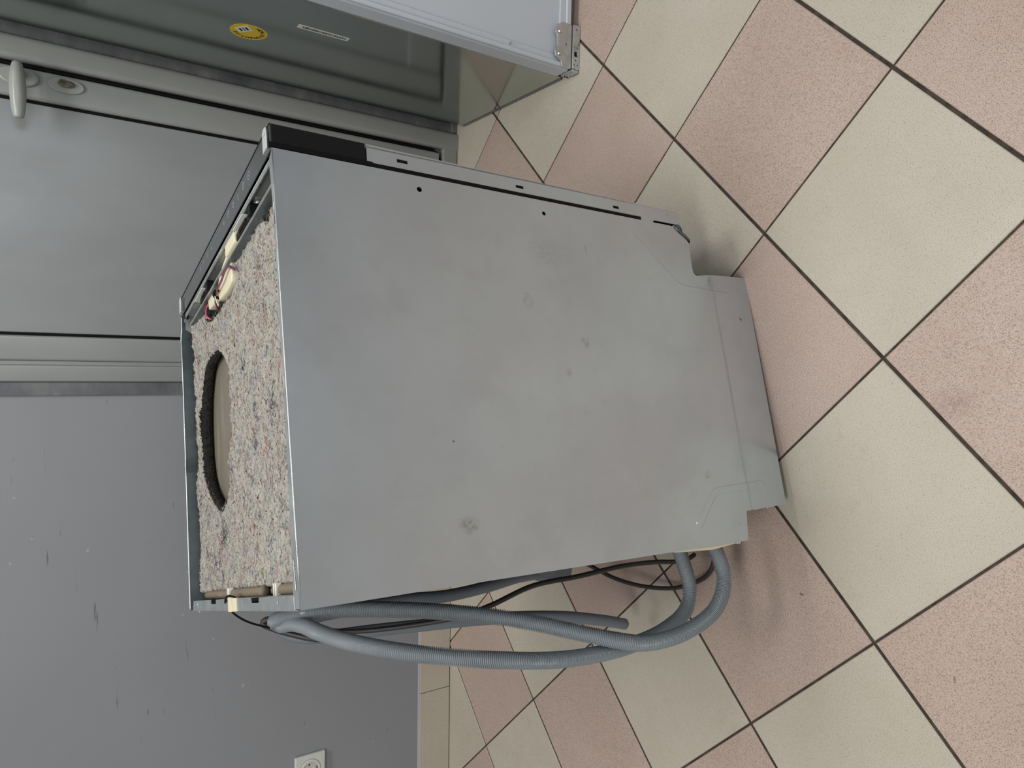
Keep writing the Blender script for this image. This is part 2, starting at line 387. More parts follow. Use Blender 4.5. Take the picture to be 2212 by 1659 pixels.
tube('edge_gasket', [(.6215, YW - .007, 2.0), (.6215, YW - .007, 1.0), (.6215, YW - .007, .12), (.6205, YW - .008, .075), (.610, YW - .009, .058), (.58, YW - .009, .055), (.3, YW - .009, .055)], .0048, M_BLACK, door, .02, 8)
frame = struct(prof('trim_1', .6275, .679, 0, DZ + .05, .024, .014, M_FRAME, None))
prof('frame_fillet', .668, .681, 0, DZ + .05, .014, .006, M_FRAME, frame)
frame2 = struct(prof('trim_2', -.041, -.0045, 0, DZ + .05, .014, .005, M_FRAME, None))
box('groove_bar', (-.006, YW - .010, 0), (.0045, YW - .0005, DZ + .05), M_FRAME, frame2, .002)
strip = struct(prof('trim_3', .681, .7085, .018, DZ + .1, .010, .003, M_STRIP, None))
strip2 = struct(prof('trim_4', -.0715, -.0412, .09, DZ + .1, .006, .002, M_STRIP, None))
struct(box('trim_5', (-.041, YW - .02, .001), (.66, YW - .001, .048), M_FRAME, None, .004))
struct(box('trim_6', (.681, YW - .016, .001), (.74, YW - .001, .018), M_STRIP, None, .003))
# lever handle, escutcheon, key
bm = bmesh.new()
sweep(bm, spline([(.598, YW - .020, 1.052), (.598, YW - .05, 1.052)], .004), .011, 14)
h1 = from_bm('handle_neck', bm, M_HANDLE, door, True)
bm = bmesh.new()
pl = spline([(.610, YW - .052, 1.053), (.59, YW - .056, 1.053), (.56, YW - .057, 1.052), (.53, YW - .056, 1.051), (.500, YW - .052, 1.050)], .003)
nL = len(pl)
sweep(bm, pl, lambda i: .0065 + .0085 * math.sin(math.pi * min(1, max(0, (i + 1) / (nL + 1)))) ** .55, 18)
from_bm('door_handle', bm, M_HANDLE, door, True)
def oval(name, cx, cz, rx, rz, y0, th, mat):
    return plate_xz(name, circ(cx, cz, rx, 32, rz), [], y0, th, mat, door, th * .4)
oval('handle_rosette', .594, 1.05, .020, .036, YW - .022, .007, M_HANDLE)
oval('key_escutcheon', .594, .966, .017, .034, YW - .020, .005, M_HANDLE)
oval('lock_cylinder', .596, .966, .0075, .016, YW - .0265, .008, M_NICKEL)
kb = bmesh.new(); cyl_bm(kb, (.596, YW - .027, .974), (0, -1, 0), .007, .004, 16)
add_box(kb, (.5952, YW - .05, .968), (.5968, YW - .027, .980), .0006); from_bm('key', kb, M_NICKEL, door)

# ------------------------------------------------------------------ refrigerator
FA = Vector((.6906, 1.8375, 0)); FANG = math.atan2(.0252, .9997)
fr = empty('refrigerator', (.6783, 1.3358, 0)); fr.rotation_euler = (0, 0, -FANG)
tag(fr, 'built-in fridge with glossy grey side and white front standing beside the door', 'refrigerator')
FD = .455; FWD = .54; FH = 1.77      # local: x right, y back, z up; front face of the carcass at y=0
box('carcass', (.001, 0, .006), (FWD, FD, FH), M_FRIDGE, fr, .003)
# bottom edge trim of the side
box('side_edge', (-.0006, .002, .0035), (.0035, FD - .004, .0075), M_STRIP, fr)
fd = empty('front_door', (0, 0, 0)); fd.parent = fr
bm = bmesh.new()
add_box(bm, (.0, -.045, .020), (FWD, -.0012, FH - .01), .004, 3); fdoor = from_bm('door_shell', bm, M_FRWHITE, fd)
# raised rim and inner step on the white face
def ringplate(name, o, i, y0, th, bev):
    return plate_xz(name, rounded(rect(*o), .006), [rounded(rect(*i), .01)], y0, th, M_FRWHITE, fd, bev)
ringplate('door_rim', (.0015, .022, FWD - .0015, FH - .012), (.0125, .036, FWD - .0125, FH - .026), -.0525, .008, .0025)
ringplate('inner_step', (.0125, .036, FWD - .0125, FH - .026), (.026, .052, FWD - .026, FH - .045), -.0485, .004, .0015)
for x, z in ((.019, .185), (.019, .60), (.16, .029)):
    bm = bmesh.new(); cyl_bm(bm, (x, -.0485 if z > .05 else -.0525, z), (0, -1, 0), .0036, .004, 14, .0026); from_bm('screw', bm, M_GALV, fd)
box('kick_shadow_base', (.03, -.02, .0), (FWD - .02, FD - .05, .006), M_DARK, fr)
# hinge at the lower corner
hg = empty('hinge', (0, 0, 0)); hg.parent = fr
out = rounded([(.0, .0055), (.098, .0055), (.098, .030), (.090, .046), (.072, .052), (.066, .046), (.040, .046), (.034, .052), (.020, .050), (.012, .034), (.0, .030)], .003)
plate_xz('hinge_plate', [(x, z + .018) for x, z in out], [circ(.052, .038, .0022, 10)], -.0565, .003, M_GALV, hg, .0006)
plate_xz('hinge_lower_plate', rounded([(.002, .001), (.100, .001), (.100, .021), (.002, .021)], .004),
         [circ(.090, .010, .0022, 10), circ(.052, .015, .0016, 10), circ(.050, .006, .0016, 10), rect(.030, .007, .041, .016), circ(.022, .011, .002, 10), circ(.012, .015, .0016, 10), circ(.012, .006, .0016, 10)], -.0585, .005, M_GALV, hg, .0006)
boxes('hinge_knuckle', [((-.004, -.058, .0015), (.002, -.016, .021)), ((-.0055, -.0585, .004), (-.0035, -.03, .018))], M_GALV, hg, .002)
boxes('hinge_shadow_gap', [((.003, -.053, .002), (.099, -.047, .0225))], M_DARK, hg)
for x in (.027, .076):
    bm = bmesh.new(); cyl_bm(bm, (x, -.0565, .056), (0, -1, 0), .0055, .003, 18, .004); from_bm('screw', bm, M_GALV, hg)
for y, z in ((-.024, .008), (-.024, .015), (-.036, .008)): cyl('rivet', (-.0035, y, z), (-1, 0, 0), .0016, .0028, M_PRINT, hg, 10)
# stickers on the side face (plane x = 0 -> facing -x); helper axes: u runs toward the front, v up
def side_poly(name, polys, off, mat, parent, th=.0003):
    bm = bmesh.new()
    for poly in polys:
        vs = [bm.verts.new((.001 - off, y, z)) for y, z in poly]; f = bm.faces.new(vs)
        r = bmesh.ops.extrude_face_region(bm, geom=[f]); bmesh.ops.translate(bm, vec=(-th, 0, 0), verts=[v for v in r['geom'] if isinstance(v, bmesh.types.BMVert)])
    return from_bm(name, bm, mat, parent)
SC = (.2051, .6603)     # sticker centre: local y, z
st = side_poly('round_sticker', [circ(SC[0], SC[1], .0365, 40)], 0, M_YELLOW, fr); st['label'] = 'round yellow sticker with black lettering'
L0, LU, LV = (.0049, .0292), (.0246, -.0206), (-.0176, -.0144)    # white patch: corner, long side, short side (toward the front, up)
def patch(u0, v0, u1, v1): return [(SC[0] - L0[0] - u * LU[0] - v * LV[0], SC[1] + L0[1] + u * LU[1] + v * LV[1]) for u, v in ((u0, v0), (u1, v0), (u1, v1), (u0, v1))]
side_poly('sticker_label', [patch(0, 0, 1, 1)], .0003, M_PAPER, st)
side_poly('sticker_bars', [patch(.20, .22, .34, .76), patch(.46, .18, .53, .80), patch(.65, .22, .80, .76)], .0006, M_PRINT, st, .0002)
# lettering round the rim
word = 'NON DISPONIBILE'
fm_parts = []
txt_bm = bmesh.new()
for k, ch in enumerate(word):
    if ch == ' ': continue
    cu = bpy.data.curves.new('letter', 'FONT'); cu.body = ch; cu.size = .0108; cu.align_x = 'CENTER'; cu.extrude = .0001; cu.offset = .0004
    to = bpy.data.objects.new('letter', cu); COL.objects.link(to); dg = bpy.context.evaluated_depsgraph_get()
    me = bpy.data.meshes.new_from_object(to.evaluated_get(dg)); bpy.data.objects.remove(to)
    # seen from -x the viewer's right is +(-y) ; angle measured clockwise for the viewer
    ang = math.radians(119 + k * 14.8)         # clockwise from the top of the sticker
    tmp = bmesh.new(); tmp.from_mesh(me)
    for v in tmp.verts:
        lx_, lz_ = v.co.x, v.co.y + .0235
        rx = lx_ * math.cos(ang) + lz_ * math.sin(ang); rz = -lx_ * math.sin(ang) + lz_ * math.cos(ang)
        v.co = Vector((.001 - .0005, SC[0] - rx, SC[1] + rz))
    tmp.to_mesh(me); tmp.free(); txt_bm.from_mesh(me); bpy.data.meshes.remove(me)
tm = bpy.data.meshes.new('sticker_lettering'); txt_bm.to_mesh(tm); txt_bm.free(); link('sticker_lettering', tm, M_PRINT, st)
bl = side_poly('barcode_label', [rounded(rect(.104, .482, .121, .588), .002, 3)], 0, M_PAPER, fr)
bl['label'] = 'white barcode strip'
rr = random.Random(3); bars = []; z = .488
while z < .580:
    w = rr.choice((.0006, .0009, .0014, .0022)); bars.append(rect(.1085, z, .1165, z + w)); z += w + rr.choice((.0007, .001, .0016, .0022))
side_poly('barcode_bars', bars, .0003, M_PRINT, bl, .0002)

# ------------------------------------------------------------------ wall socket
so = empty('wall_socket', (-1.0625, YW, .4185)); tag(so, 'white square power socket on the grey wall above the skirting', 'socket')
def sock(name, outline, holes, y0, th, mat, bev): return plate_xz(name, outline, holes, y0, th, mat, so, bev)
sock('cover_plate', rounded(rect(-.0405, -.0405, .0405, .0405), .003), [circ(0, 0, .0275, 40)], -.011, .0105, M_SOCKET, .003)
sock('socket_ring', circ(0, 0, .0275, 40), [circ(0, 0, .0205, 40)], -.0125, .012, M_SOCKET, .0015)
sock('socket_well', circ(0, 0, .0215, 32), [circ(-.0095, 0, .0026, 12), circ(.0095, 0, .0026, 12)], -.002, .0015, M_SOCKET, 0)
for z in (-.0185, .0185): box('earth_contact', (-.003, -.011, z - .0015), (.003, -.002, z + .0015), M_NICKEL, so)
boxes('pin_holes', [((-.0125, -.0006, -.003), (-.0065, -.0002, .003)), ((.0065, -.0006, -.003), (.0125, -.0002, .003))], M_DARK, so)

# ------------------------------------------------------------------ dishwasher
PHI, T1, T2 = .2794, .0189, -.0047
R = Matrix.Rotation(PHI, 3, 'Z') @ Matrix.Rotation(T2, 3, 'X') @ Matrix.Rotation(T1, 3, 'Y')
piv = Vector((-.25, 0, 0)); org = Vector((.2368, .835, 0)) + Matrix.Rotation(PHI, 3, 'Z') @ piv - R @ piv
dw = empty('dishwasher', org); dw.rotation_euler = R.to_euler()
tag(dw, 'built-in dishwasher without lid, grey steel side panel, felt insulation on top, hoses at the back', 'dishwasher')
RI = R.transposed()
def W(p): return tuple(RI @ (Vector(p) - org))    # world point -> dishwasher coordinates
H = .8152; WD = .5913; D = .5134
# near side panel
SP = [(0, H), (-.513, H - .0012), (-.5153, .135), (-.5153, .128), (-.4715, .1185), (-.4688, .0185), (-.0748, .0015), (-.0788, .092), (-.0850, .1355), (-.0235, .1315), (-.012, .150), (0.0, .166)]
SR = [.0005, .001, .002, .004, .002, .004, .005, .012, .012, .006, .004, .004]
sp = plate_xz('side_panel', rounded(SP, SR), [circ(-.0190, .629, .0036, 16), circ(-.0205, .4305, .0031, 16)], 0, .0012, M_PANEL, dw)
def rib(path, w, name='pressed_rib', hgt=.0006):
    bm = bmesh.new(); ls = []
    P = [Vector((p[0], p[1])) for p in path]
    for k, p in enumerate(P):
        t = (P[min(k + 1, len(P) - 1)] - P[max(k - 1, 0)]).normalized(); nrm = Vector((-t.y, t.x))
        e = 0.25 if k in (0, len(P) - 1) else 1
        row = []
        for u, y in ((-.5, .0001), (-.34, -hgt), (.34, -hgt), (.5, .0001)):
            q = p + nrm * u * w * (.6 if e < 1 else 1); row.append(bm.verts.new((q.x, y if e == 1 else .0001, q.y)))
        ls.append(row)
    for a_, b_ in zip(ls, ls[1:]):
        for k in range(3): bm.faces.new((a_[k], a_[k + 1], b_[k + 1], b_[k]))
    return from_bm(name, bm, M_PANEL, sp)
def dense(pts, n=6):
    r_ = rounded(pts, [0] + [.016] * (len(pts) - 2) + [0], 4); return r_
rib(dense([(-.026, .264), (-.036, .252), (-.109, .174), (-.1125, .062), (-.1125, .050)]), .0115, 'pressed_rib', .0008)
rib(dense([(-.485, .232), (-.482, .227), (-.437, .1835), (-.433, .072), (-.433, .060)]), .0135, 'pressed_rib', .0008)
rib([(-.487, .330), (-.485, .326), (-.434, .262), (-.432, .258)], .010, 'pressed_rib', .0004)
rib([(-.487, .290), (-.485, .286), (-.434, .222), (-.432, .218)], .009, 'pressed_rib', .0004)
# folded top flange of the near panel
FL = [(-.002, .0006), (-.003, .003), (-.010, .0145), (-.027, .0118), (-.060, .0092), (-.125, .0086), (-.25, .0095), (-.38, .012), (-.47, .016), (-.492, .018), (-.512, .018), (-.512, .0006)]
plate_xy('top_flange', FL, [rect(-.0935, .0035, -.066, .0062), rect(-.291, .0040, -.268, .0066), rounded([(-.494, .0045), (-.462, .0065), (-.462, .0115), (-.494, .0085)], .002)], H - .0014, .0012, M_GALV, sp, .0003)
tube('folded_edge', [(-.002, .0006, H - .0006), (-.25, .0006, H - .0009), (-.512, .0006, H - .0018)], .0010, M_GALV, sp, .05, 8)
# far side panel, slightly buckled along its top edge
def ybuck(x, z):
    k = min(1, max(0, (z - .6) / .2))
    pts = [(0.01, .000), (-.026, .001), (-.040, .0085), (-.10, .0035), (-.26, -.0005), (-.272, .002), (-.285, -.001), (-.4, -.003), (-.52, -.005)]
    for (a0, b0), (a1, b1) in zip(pts, pts[1:]):
        if a1 <= x <= a0: return k * (b0 + (b1 - b0) * (a0 - x) / (a0 - a1))
    return 0
bm = bmesh.new(); cols = []
xs = [0, -.015, -.026, -.033, -.040, -.06, -.10, -.16, -.22, -.258, -.266, -.272, -.278, -.285, -.33, -.4, -.46, -.5134]
for x in xs:
    cols.append([bm.verts.new((x, WD - .0006 + ybuck(x, z), z)) for z in (.13, .4, .6, .7, .76, .79, H)])
for a_, b_ in zip(cols, cols[1:]):
    for k in range(6): bm.faces.new((a_[k], a_[k + 1], b_[k + 1], b_[k]))
fp = from_bm('far_side_panel', bm, M_GALVD, dw); md = fp.modifiers.new('thickness', 'SOLIDIFY'); md.thickness = .0014; md.offset = 1
tube('folded_edge', [(x, WD + ybuck(x, H), H) for x in xs], .0013, M_GALV, fp, .004, 8)
# body, tub, base tray, light-blocking box
box('tub_body', (-.502, .012, .15), (-.012, WD - .012, .7735), M_DARK, dw)
box('tub_top', (-.500, .006, .7735), (-.03, WD - .004, .7765), M_TUB, dw)
box('base_tray', (-.505, .006, .125), (-.10, WD - .006, .150), M_CREAMPL, dw)
box('base_light_block', (-.468, .004, .0175), (-.080, WD - .004, .125), M_DARK, dw)  # added dark box, keeps light from passing under the machine
for x in (-.11, -.44):
    for y in (.04, WD - .04): cyl('foot', (x, y, -.001 - x * T1), (0, 0, 1), .012, .03, M_BLACKPL, dw, 14)
plate_xz('rear_tray_lip', [(-.513, .150), (-.517, .152), (-.5205, .205), (-.5185, .235), (-.512, .236)], [], .004, .05, M_CREAMPL, dw)
for z in (.142, .147): cyl('screw', (-.514, .006, z), (-1, 0, 0), .0022, .004, M_GALV, dw, 10)
for z in (.060, .088): cyl('screw', (-.469, .006, z), (-1, 0, 0), .0016, .003, M_GALV, dw, 10)
# crumpled lower front corner
bm = bmesh.new(); rows = []
for k in range(13):
    t = k / 12
    p = Vector((.006 - .028 * t, 0, .150 - .024 * t + .006 * math.sin(t * 3.1)))
    w = .010 * math.sin(math.pi * (t * .9 + .08)) + .003
    rows.append([bm.verts.new((p.x + .4 * w * s, .0015 + .0030 * math.sin(t * 9 + s * 2) + .002 * abs(s), p.z + w * s)) for s in (-1, -.4, .3, 1)])
for a_, b_ in zip(rows, rows[1:]):
    for k in range(3): bm.faces.new((a_[k], a_[k + 1], b_[k + 1], b_[k]))
cr = from_bm('bent_corner', bm, M_GALVD, dw, True); md = cr.modifiers.new('thickness', 'SOLIDIFY'); md.thickness = .001
# door of the dishwasher
dd = empty('door', (0, 0, 0)); dd.parent = dw
plate_xz('door_edge', rounded([(.0318, .6965), (.0070, .6975), (.0062, .2325), (.0008, .232), (.0012, .206), (.0050, .2035), (.0052, .1452), (.0265, .1425), (.0275, .150), (.0278, .2381)], [0, 0, 0, .001, .001, 0, .001, .003, .001, 0]),
         [rect(.0150, .6412, .0198, .6562), rect(.0133, .4595, .0178, .4728), rect(.0122, .2775, .0168, .2895)], .0015, .0012, M_DOORSTEEL, dd)
box('door_core', (.0085, .0045, .148), (.0270, WD - .004, .697), M_DARK, dd)
box('door_front', (.0270, .0015, .146), (.0290, WD - .002, .6965), M_DOORSTEEL, dd)
cp = box('control_panel', (.0070, .0010, .6985), (.0322, WD - .001, H - .0012), M_BLACKPL, dd, .0008)
plate_xy('control_fascia', rounded(rect(-.0012, .0018, .0322, WD - .0015), .001), [], H - .0012, .0014, M_CTRL, dd, .0004)
box('fascia_edge', (.0312, .0016, H - .0012), (.0325, WD - .001, H + .0008), M_BLACKPL, dd)
box('gap_dark_strip', (-.0008, .0015, .232), (.0072, .0045, .8148), M_BLACK, dd)  # black strip stands in for the shaded inside of the open gap
box('gap_dark_strip', (.0012, -.0004, .690), (.0074, .0020, .8180), M_BLACK, dd, .0006)
# printed icons on the fascia
IC = [(.0179, .1007), (.0179, .1287), (.0172, .1574), (.0190, .1848), (.0189, .213), (.0175, .241), (.0173, .3275), (.0187, .3578), (.0191, .3859), (.0187, .4126), (.0190, .4406), (.0182, .4675)]
def strokes(lst, w=.00042):
    bm = bmesh.new(); z = H + .0003
    for pts in lst:
        for (ax_, ay_), (bx_, by_) in zip(pts, pts[1:]):
            a_ = Vector((ax_, ay_)); b_ = Vector((bx_, by_)); t = (b_ - a_)
            if t.length < 1e-6: continue
            t.normalize(); n_ = Vector((-t.y, t.x)) * w / 2; a2 = a_ - t * w * .4; b2 = b_ + t * w * .4
            bm.faces.new([bm.verts.new((q.x, q.y, z)) for q in (a2 + n_, a2 - n_, b2 - n_, b2 + n_)])
    return bm
def ring(r, ry=None, n=16): p = circ(0, 0, r, n, ry); return p + [p[0]]
GL = [[ring(.0052), [(0, -.0028), (0, .0028)]],
      [ring(.0050), [(-.002, -.002), (-.002, .002)], [(.0005, -.0025), (.0005, .0025)], [(.0028, -.0012), (.0028, .0012)]],
      [[(.004, -.002), (.0025, .001), (.001, -.001), (-.0005, .0015), (-.002, -.001), (-.004, .001)], [(-.004, -.002), (-.004, .002)]],
      [ring(.0030), [(-.005, -.003), (-.003, .0)], [(.0045, -.002), (.003, .003)], [(0, -.0045), (0, -.0032)]],
      [ring(.0050), [(0, 0), (.003, 0)], [(0, 0), (0, .0022)]],
      [[(-.003, -.0015), (.003, -.0015)], [(-.003, 0), (.003, 0)], [(-.002, .0015), (.0035, .0015)]],
      [[(-.003, 0), (.003, 0)], [(-.003, -.001), (-.003, .001)], [(0, -.001), (0, .001)]],
      [ring(.0040, .0022)], [[(-.004, 0), (.004, 0)], [(-.0015, .001), (.0035, .001)]],
      [ring(.0036, .002), [(-.003, 0), (.003, 0)]], [[(-.004, -.001), (0, .001), (.004, -.001)]], [[(.004, -.001), (.002, .001), (-.001, -.0005), (-.004, .001)]]]
for (x, y), g in zip(IC, GL): from_bm('icon', strokes([[(x + p[0], y + p[1] * 1.0) for p in s] for s in g]), M_ICON, cp)
# fixing tabs at both ends of the fascia
def bracket(y, s):
    b = empty('fixing_tab', (0, 0, 0)); b.parent = dw
    o = rounded([(.0015, y), (.0015, y + .016 * s), (.028, y + .0155 * s), (.0305, y + .011 * s), (.0305, y + .005 * s), (.028, y)], [0, 0, .003, .003, .003, .003])
    plate_xy('tab_plate', o, [circ(.022, y + .008 * s, .0022, 12, .0018)], H + .0030, .0012, M_TAB, b, .0003)
    ya, yb = sorted((y, y + .016 * s)); box('tab_web', (.0002, ya, H - .010), (.0015, yb, H + .0042), M_GALV, b)
    box('tab_foot', (-.010, ya + .001, H - .0085), (.0002, yb - .001, H - .002), M_BLACK, b)
bracket(.0045, 1); bracket(WD - .0035, -1)
# front rail and what is mounted on it
M_RAIL = mat_galv('bright_rail_zinc', srgb(206, 212, 204), .3); M_RAIL.node_tree.nodes['Principled BSDF'].inputs['Metallic'].default_value = .45
rail = plate_yz('front_rail', rect(.004, .745, WD - .006, .8125), [rounded(rect(.0765, .8062, .0855, .8085), .0008), rect(.27, .795, .283, .803)], -.0045, .0012, M_RAIL, dw)
box('rail_lip', (-.0105, .006, .8108), (-.0042, WD - .006, .8122), M_GALV, rail)
rr_ = plate_yz('inner_rail', rect(.010, .77, WD - .03, .8065), [], -.0275, .0012, M_GALVD, dw)
box('inner_rail_lip', (-.0280, .012, .8058), (-.0255, WD - .03, .8072), M_GALV, rr_)
bump_ = bmesh.new(); cyl_bm(bump_, (-.0052, .125, .798), (-1, 0, 0), .010, .004, 20, .006); from_bm('rail_boss', bump_, M_GALV, rail, True)
def lock(y0, y1):
    bm = bmesh.new(); add_box(bm, (-.025, y0, .775), (-.0145, y1, .8085), .0015); add_box(bm, (-.024, y0 - .008, .78), (-.009, y0 + .004, .8115), .001); add_box(bm, (-.022, y0 + .02, .8), (-.0165, y1 - .02, .8105), .001)
    return from_bm('latch_housing', bm, M_BLACKPL, dw)
lock(.128, .205); lock(.398, .460)
box('white_tag', (-.0138, .146, .796), (-.0126, .197, .8145), M_WHITEPL, dw); box('white_tag', (-.0138, .415, .796), (-.0126, .480, .8135), M_WHITEPL, dw)
bm = bmesh.new(); add_box(bm, (-.026, .206, .775), (-.0075, .262, .8115), .003, 3); add_box(bm, (-.012, .178, .78), (-.0075, .208, .8095), .001); from_bm('cream_housing', bm, M_CREAMPL, dw)
plate_yz('circuit_cover', [(.275, .780), (.275, .8125), (.33, .8135), (.36, .8125), (.392, .8125), (.392, .78)], [circ(.318, .808, .0016, 10), circ(.345, .807, .002, 10, .001)], -.0085, .003, M_FRAME, dw)
ARM = [(-.004, .286), (-.012, .302), (-.013, .327), (-.027, .338), (-.030, .356), (-.043, .352), (-.051, .371), (-.056, .350), (-.060, .305), (-.057, .272), (-.045, .268), (-.022, .272), (-.006, .264)]
plate_xy('cable_guide', rounded(ARM, .004, 3), [], .790, .0115, M_CREAMPL, dw, .002)
tube('guide_ridge', [(-.012, .285, .802), (-.022, .315, .803), (-.036, .345, .802), (-.050, .366, .800)], .0022, M_CREAMPL, dw)
plate_xy('cream_bracket', rounded([(-.014, .433), (-.016, .3935), (-.034, .3935), (-.0465, .4024), (-.0443, .4308), (-.027, .435)], .003, 3), [], .791, .010, M_CREAMPL, dw, .0012)
for k, dx in enumerate((0, .0026)):
    tube('wire', [(-.046 + dx, .255, .800), (-.036 + dx, .270, .8055), (-.036 + dx, .284, .8065), (-.042 + dx, .308, .8068), (-.045 + dx, .343, .8065), (-.047 + dx, .363, .8045), (-.053 + dx, .376, .802), (-.060 + dx, .388, .797)], .0011, M_WIRES[k], dw, .004, 8)
for k in range(5):
    r_ = random.Random(k)
    tube('wire', [(-.030 + r_.uniform(-.006, .006), .434 + r_.uniform(-.004, .004), .797), (-.037, .445 + r_.uniform(-.006, .004), .8035 + r_.uniform(-.001, .002)), (-.045 + r_.uniform(-.004, .004), .438, .804), (-.050, .446 + r_.uniform(-.005, .005), .802), (-.058, .440, .794)], .0008, M_WIRES[(2, 3, 2, 0, 2)[k]], dw, .004, 6)
tube('cable_tie', [(-.040, .352, .800), (-.043, .349, .808), (-.048, .358, .8075), (-.052, .356, .800)], .0022, M_BLACK, dw, .003, 8)
tube('cable_tie', [(-.048, .356, .807), (-.062, .348, .806), (-.068, .343, .805)], .0009, M_WHITEPL, dw, .003, 6)
# far corner bracket
cb = plate_xz('corner_plate', [(.0, .79), (.0, .8135), (-.016, .8135), (-.017, .811), (-.030, .811), (-.044, .792), (-.044, .775), (0, .775)], [circ(-.0070, .8065, .0028, 14)], WD - .014, .0012, M_GALV, dw)
cyl('screw', (-.0070, WD - .0135, .8065), (0, -1, 0), .0026, .0015, M_GALV, cb, 12)
# rear rail with notches, clip and screws
RB = [(-.4985, .022), (-.4985, .1575), (-.5045, .1595), (-.5045, .1945), (-.4985, .1975), (-.4985, .395), (-.5045, .396), (-.5045, .431), (-.4985, .432), (-.4985, .566), (-.5128, .572), (-.5128, .018), (-.500, .018)]
rb = plate_xy('rear_rail', RB, [circ(-.5045, .079, .0025, 12, .0017), circ(-.504, .533, .002, 10, .001)], H - .0028, .0014, M_GALV, dw, .0003)
box('rail_web', (-.5140, .010, .70), (-.5128, WD - .012, H - .0016), M_GALV, rb)
box('rail_front_fold', (-.4992, .022, .790), (-.4985, .157, H - .003), M_GALV, rb); box('rail_front_fold', (-.4992, .1985, .790), (-.4985, .394, H - .003), M_GALV, rb)
box('rail_end', (-.5128, .016, H - .012), (-.499, .0185, H + .0002), M_GALV, rb, .0006)
box('clip', (-.5150, .2895, H - .004), (-.4965, .3095, H + .0008), M_CREAMPL, rb, .0006); box('clip', (-.5145, .268, H - .004), (-.4975, .2885, H - .0002), M_CREAMPL, rb, .0006)
for y in (.003, .530): cyl('screw', (-.5145, y, H - .004), (-1, 0, 0), .0035, .0025, M_GALV, rb, 14, .0022)
cyl('screw', (-.506, .0155, H - .005), (0, -1, 0), .0042, .002, M_GALV, rb, 14)
tube('seal_strip', [(-.4915, .03, .796), (-.4925, .15, .796)], .006, M_BROWN, dw, .02, 10); tube('seal_strip', [(-.4925, .200, .796), (-.4925, .38, .796), (-.492, .545, .796)], .006, M_BROWN, dw, .02, 10)
for y in (.128, .365):
    box('seal_clip', (-.4985, y - .006, .797), (-.4845, y - .002, .8035), M_WHITEPL, dw, .0006); box('seal_clip', (-.4985, y + .003, .797), (-.4845, y + .006, .8035), M_WHITEPL, dw, .0006)

# ------------------------------------------------------------------ felt insulation
HOLE = [(-.1176, .4087), (-.1324, .3845), (-.1605, .3513), (-.2068, .3383), (-.2544, .3441), (-.2806, .3518), (-.3038, .3773), (-.333, .3674), (-.3577, .387), (-.3725, .4275), (-.3587, .4684), (-.3342, .512), (-.3066, .540), (-.2715, .5535), (-.23, .556), (-.1903, .5523), (-.1533, .5387), (-.121, .509), (-.1121, .461)]
FRONT = [(.0125, -.060), (.055, -.030), (.080, -.0285), (.10, -.040), (.112, -.038), (.134, -.0235), (.175, -.018), (.20, -.0165), (.227, -.0155), (.2559, -.018), (.272, -.030), (.278, -.048), (.293, -.060), (.36, -.058), (.44, -.056), (.470, -.050), (.492, -.040), (.502, -.012), (.535, -.006), (.560, -.012), (.58, -.026)]
def interp(tab, v):
    if v <= tab[0][0]: return tab[0][1]
    for (a0, b0), (a1, b1) in zip(tab, tab[1:]):
        if v <= a1: return b0 + (b1 - b0) * (v - a0) / (a1 - a0)
    return tab[-1][1]
def inpoly(x, y, poly):
    c = False
    for k in range(len(poly)):
        (x1, y1), (x2, y2) = poly[k - 1], poly[k]
        if (y1 > y) != (y2 > y) and x < (x2 - x1) * (y - y1) / (y2 - y1) + x1: c = not c
    return c
SLIT = [(-.005, .488), (-.030, .486), (-.062, .492), (-.075, .497), (-.060, .500), (-.028, .499), (-.005, .500)]
ST = .0020
def felt_z(x, y):
    v = Vector((x, y, 0))
    z = .7945 + .004 * noise.noise(v * 14) + .0022 * noise.noise(v * 55) + .0024 * noise.noise(Vector((x * 150, y * 260, 1))) + .0016 * noise.noise(Vector((x * 340, y * 480, 4)))
    if y > .5: z += .005 * min(1, (y - .5) / .07)
    return z
bm = bmesh.new(); vid = {}
NX = int(.49 / ST); NY = int(.566 / ST)
def inside(x, y):
    j = .004 * noise.noise(Vector((x * 90, y * 90, 7))) + .0025 * noise.noise(Vector((x * 260, y * 260, 3)))
    if x > interp(FRONT, y) + j or x < -.4885 + j: return False
    if y < .0115 + .5 * abs(j) or y > .5775 + j: return False
    if inpoly(x + j, y + j * .8, HOLE): return False
    if inpoly(x, y + j * .3, SLIT): return False
    return True
inm = {}
for ix in range(NX + 1):
    for iy in range(NY + 1):
        x = -.494 + ix * ST; y = .0115 + iy * ST
        inm[ix, iy] = inside(x, y)
def V(ix, iy):
    if (ix, iy) not in vid:
        x = -.494 + ix * ST; y = .0115 + iy * ST
        edge = sum(not inm.get((ix + a_, iy + b_), False) for a_, b_ in ((1, 0), (-1, 0), (0, 1), (0, -1), (1, 1), (-1, -1), (1, -1), (-1, 1)))
        vid[ix, iy] = bm.verts.new((x + random.uniform(-.0007, .0007), y + random.uniform(-.0007, .0007), felt_z(x, y) - .0012 * min(edge, 3)))
    return vid[ix, iy]
for ix in range(NX):
    for iy in range(NY):
        q = [(ix, iy), (ix + 1, iy), (ix + 1, iy + 1), (ix, iy + 1)]
        if all(inm[k] for k in q): bm.faces.new([V(*k) for k in q])
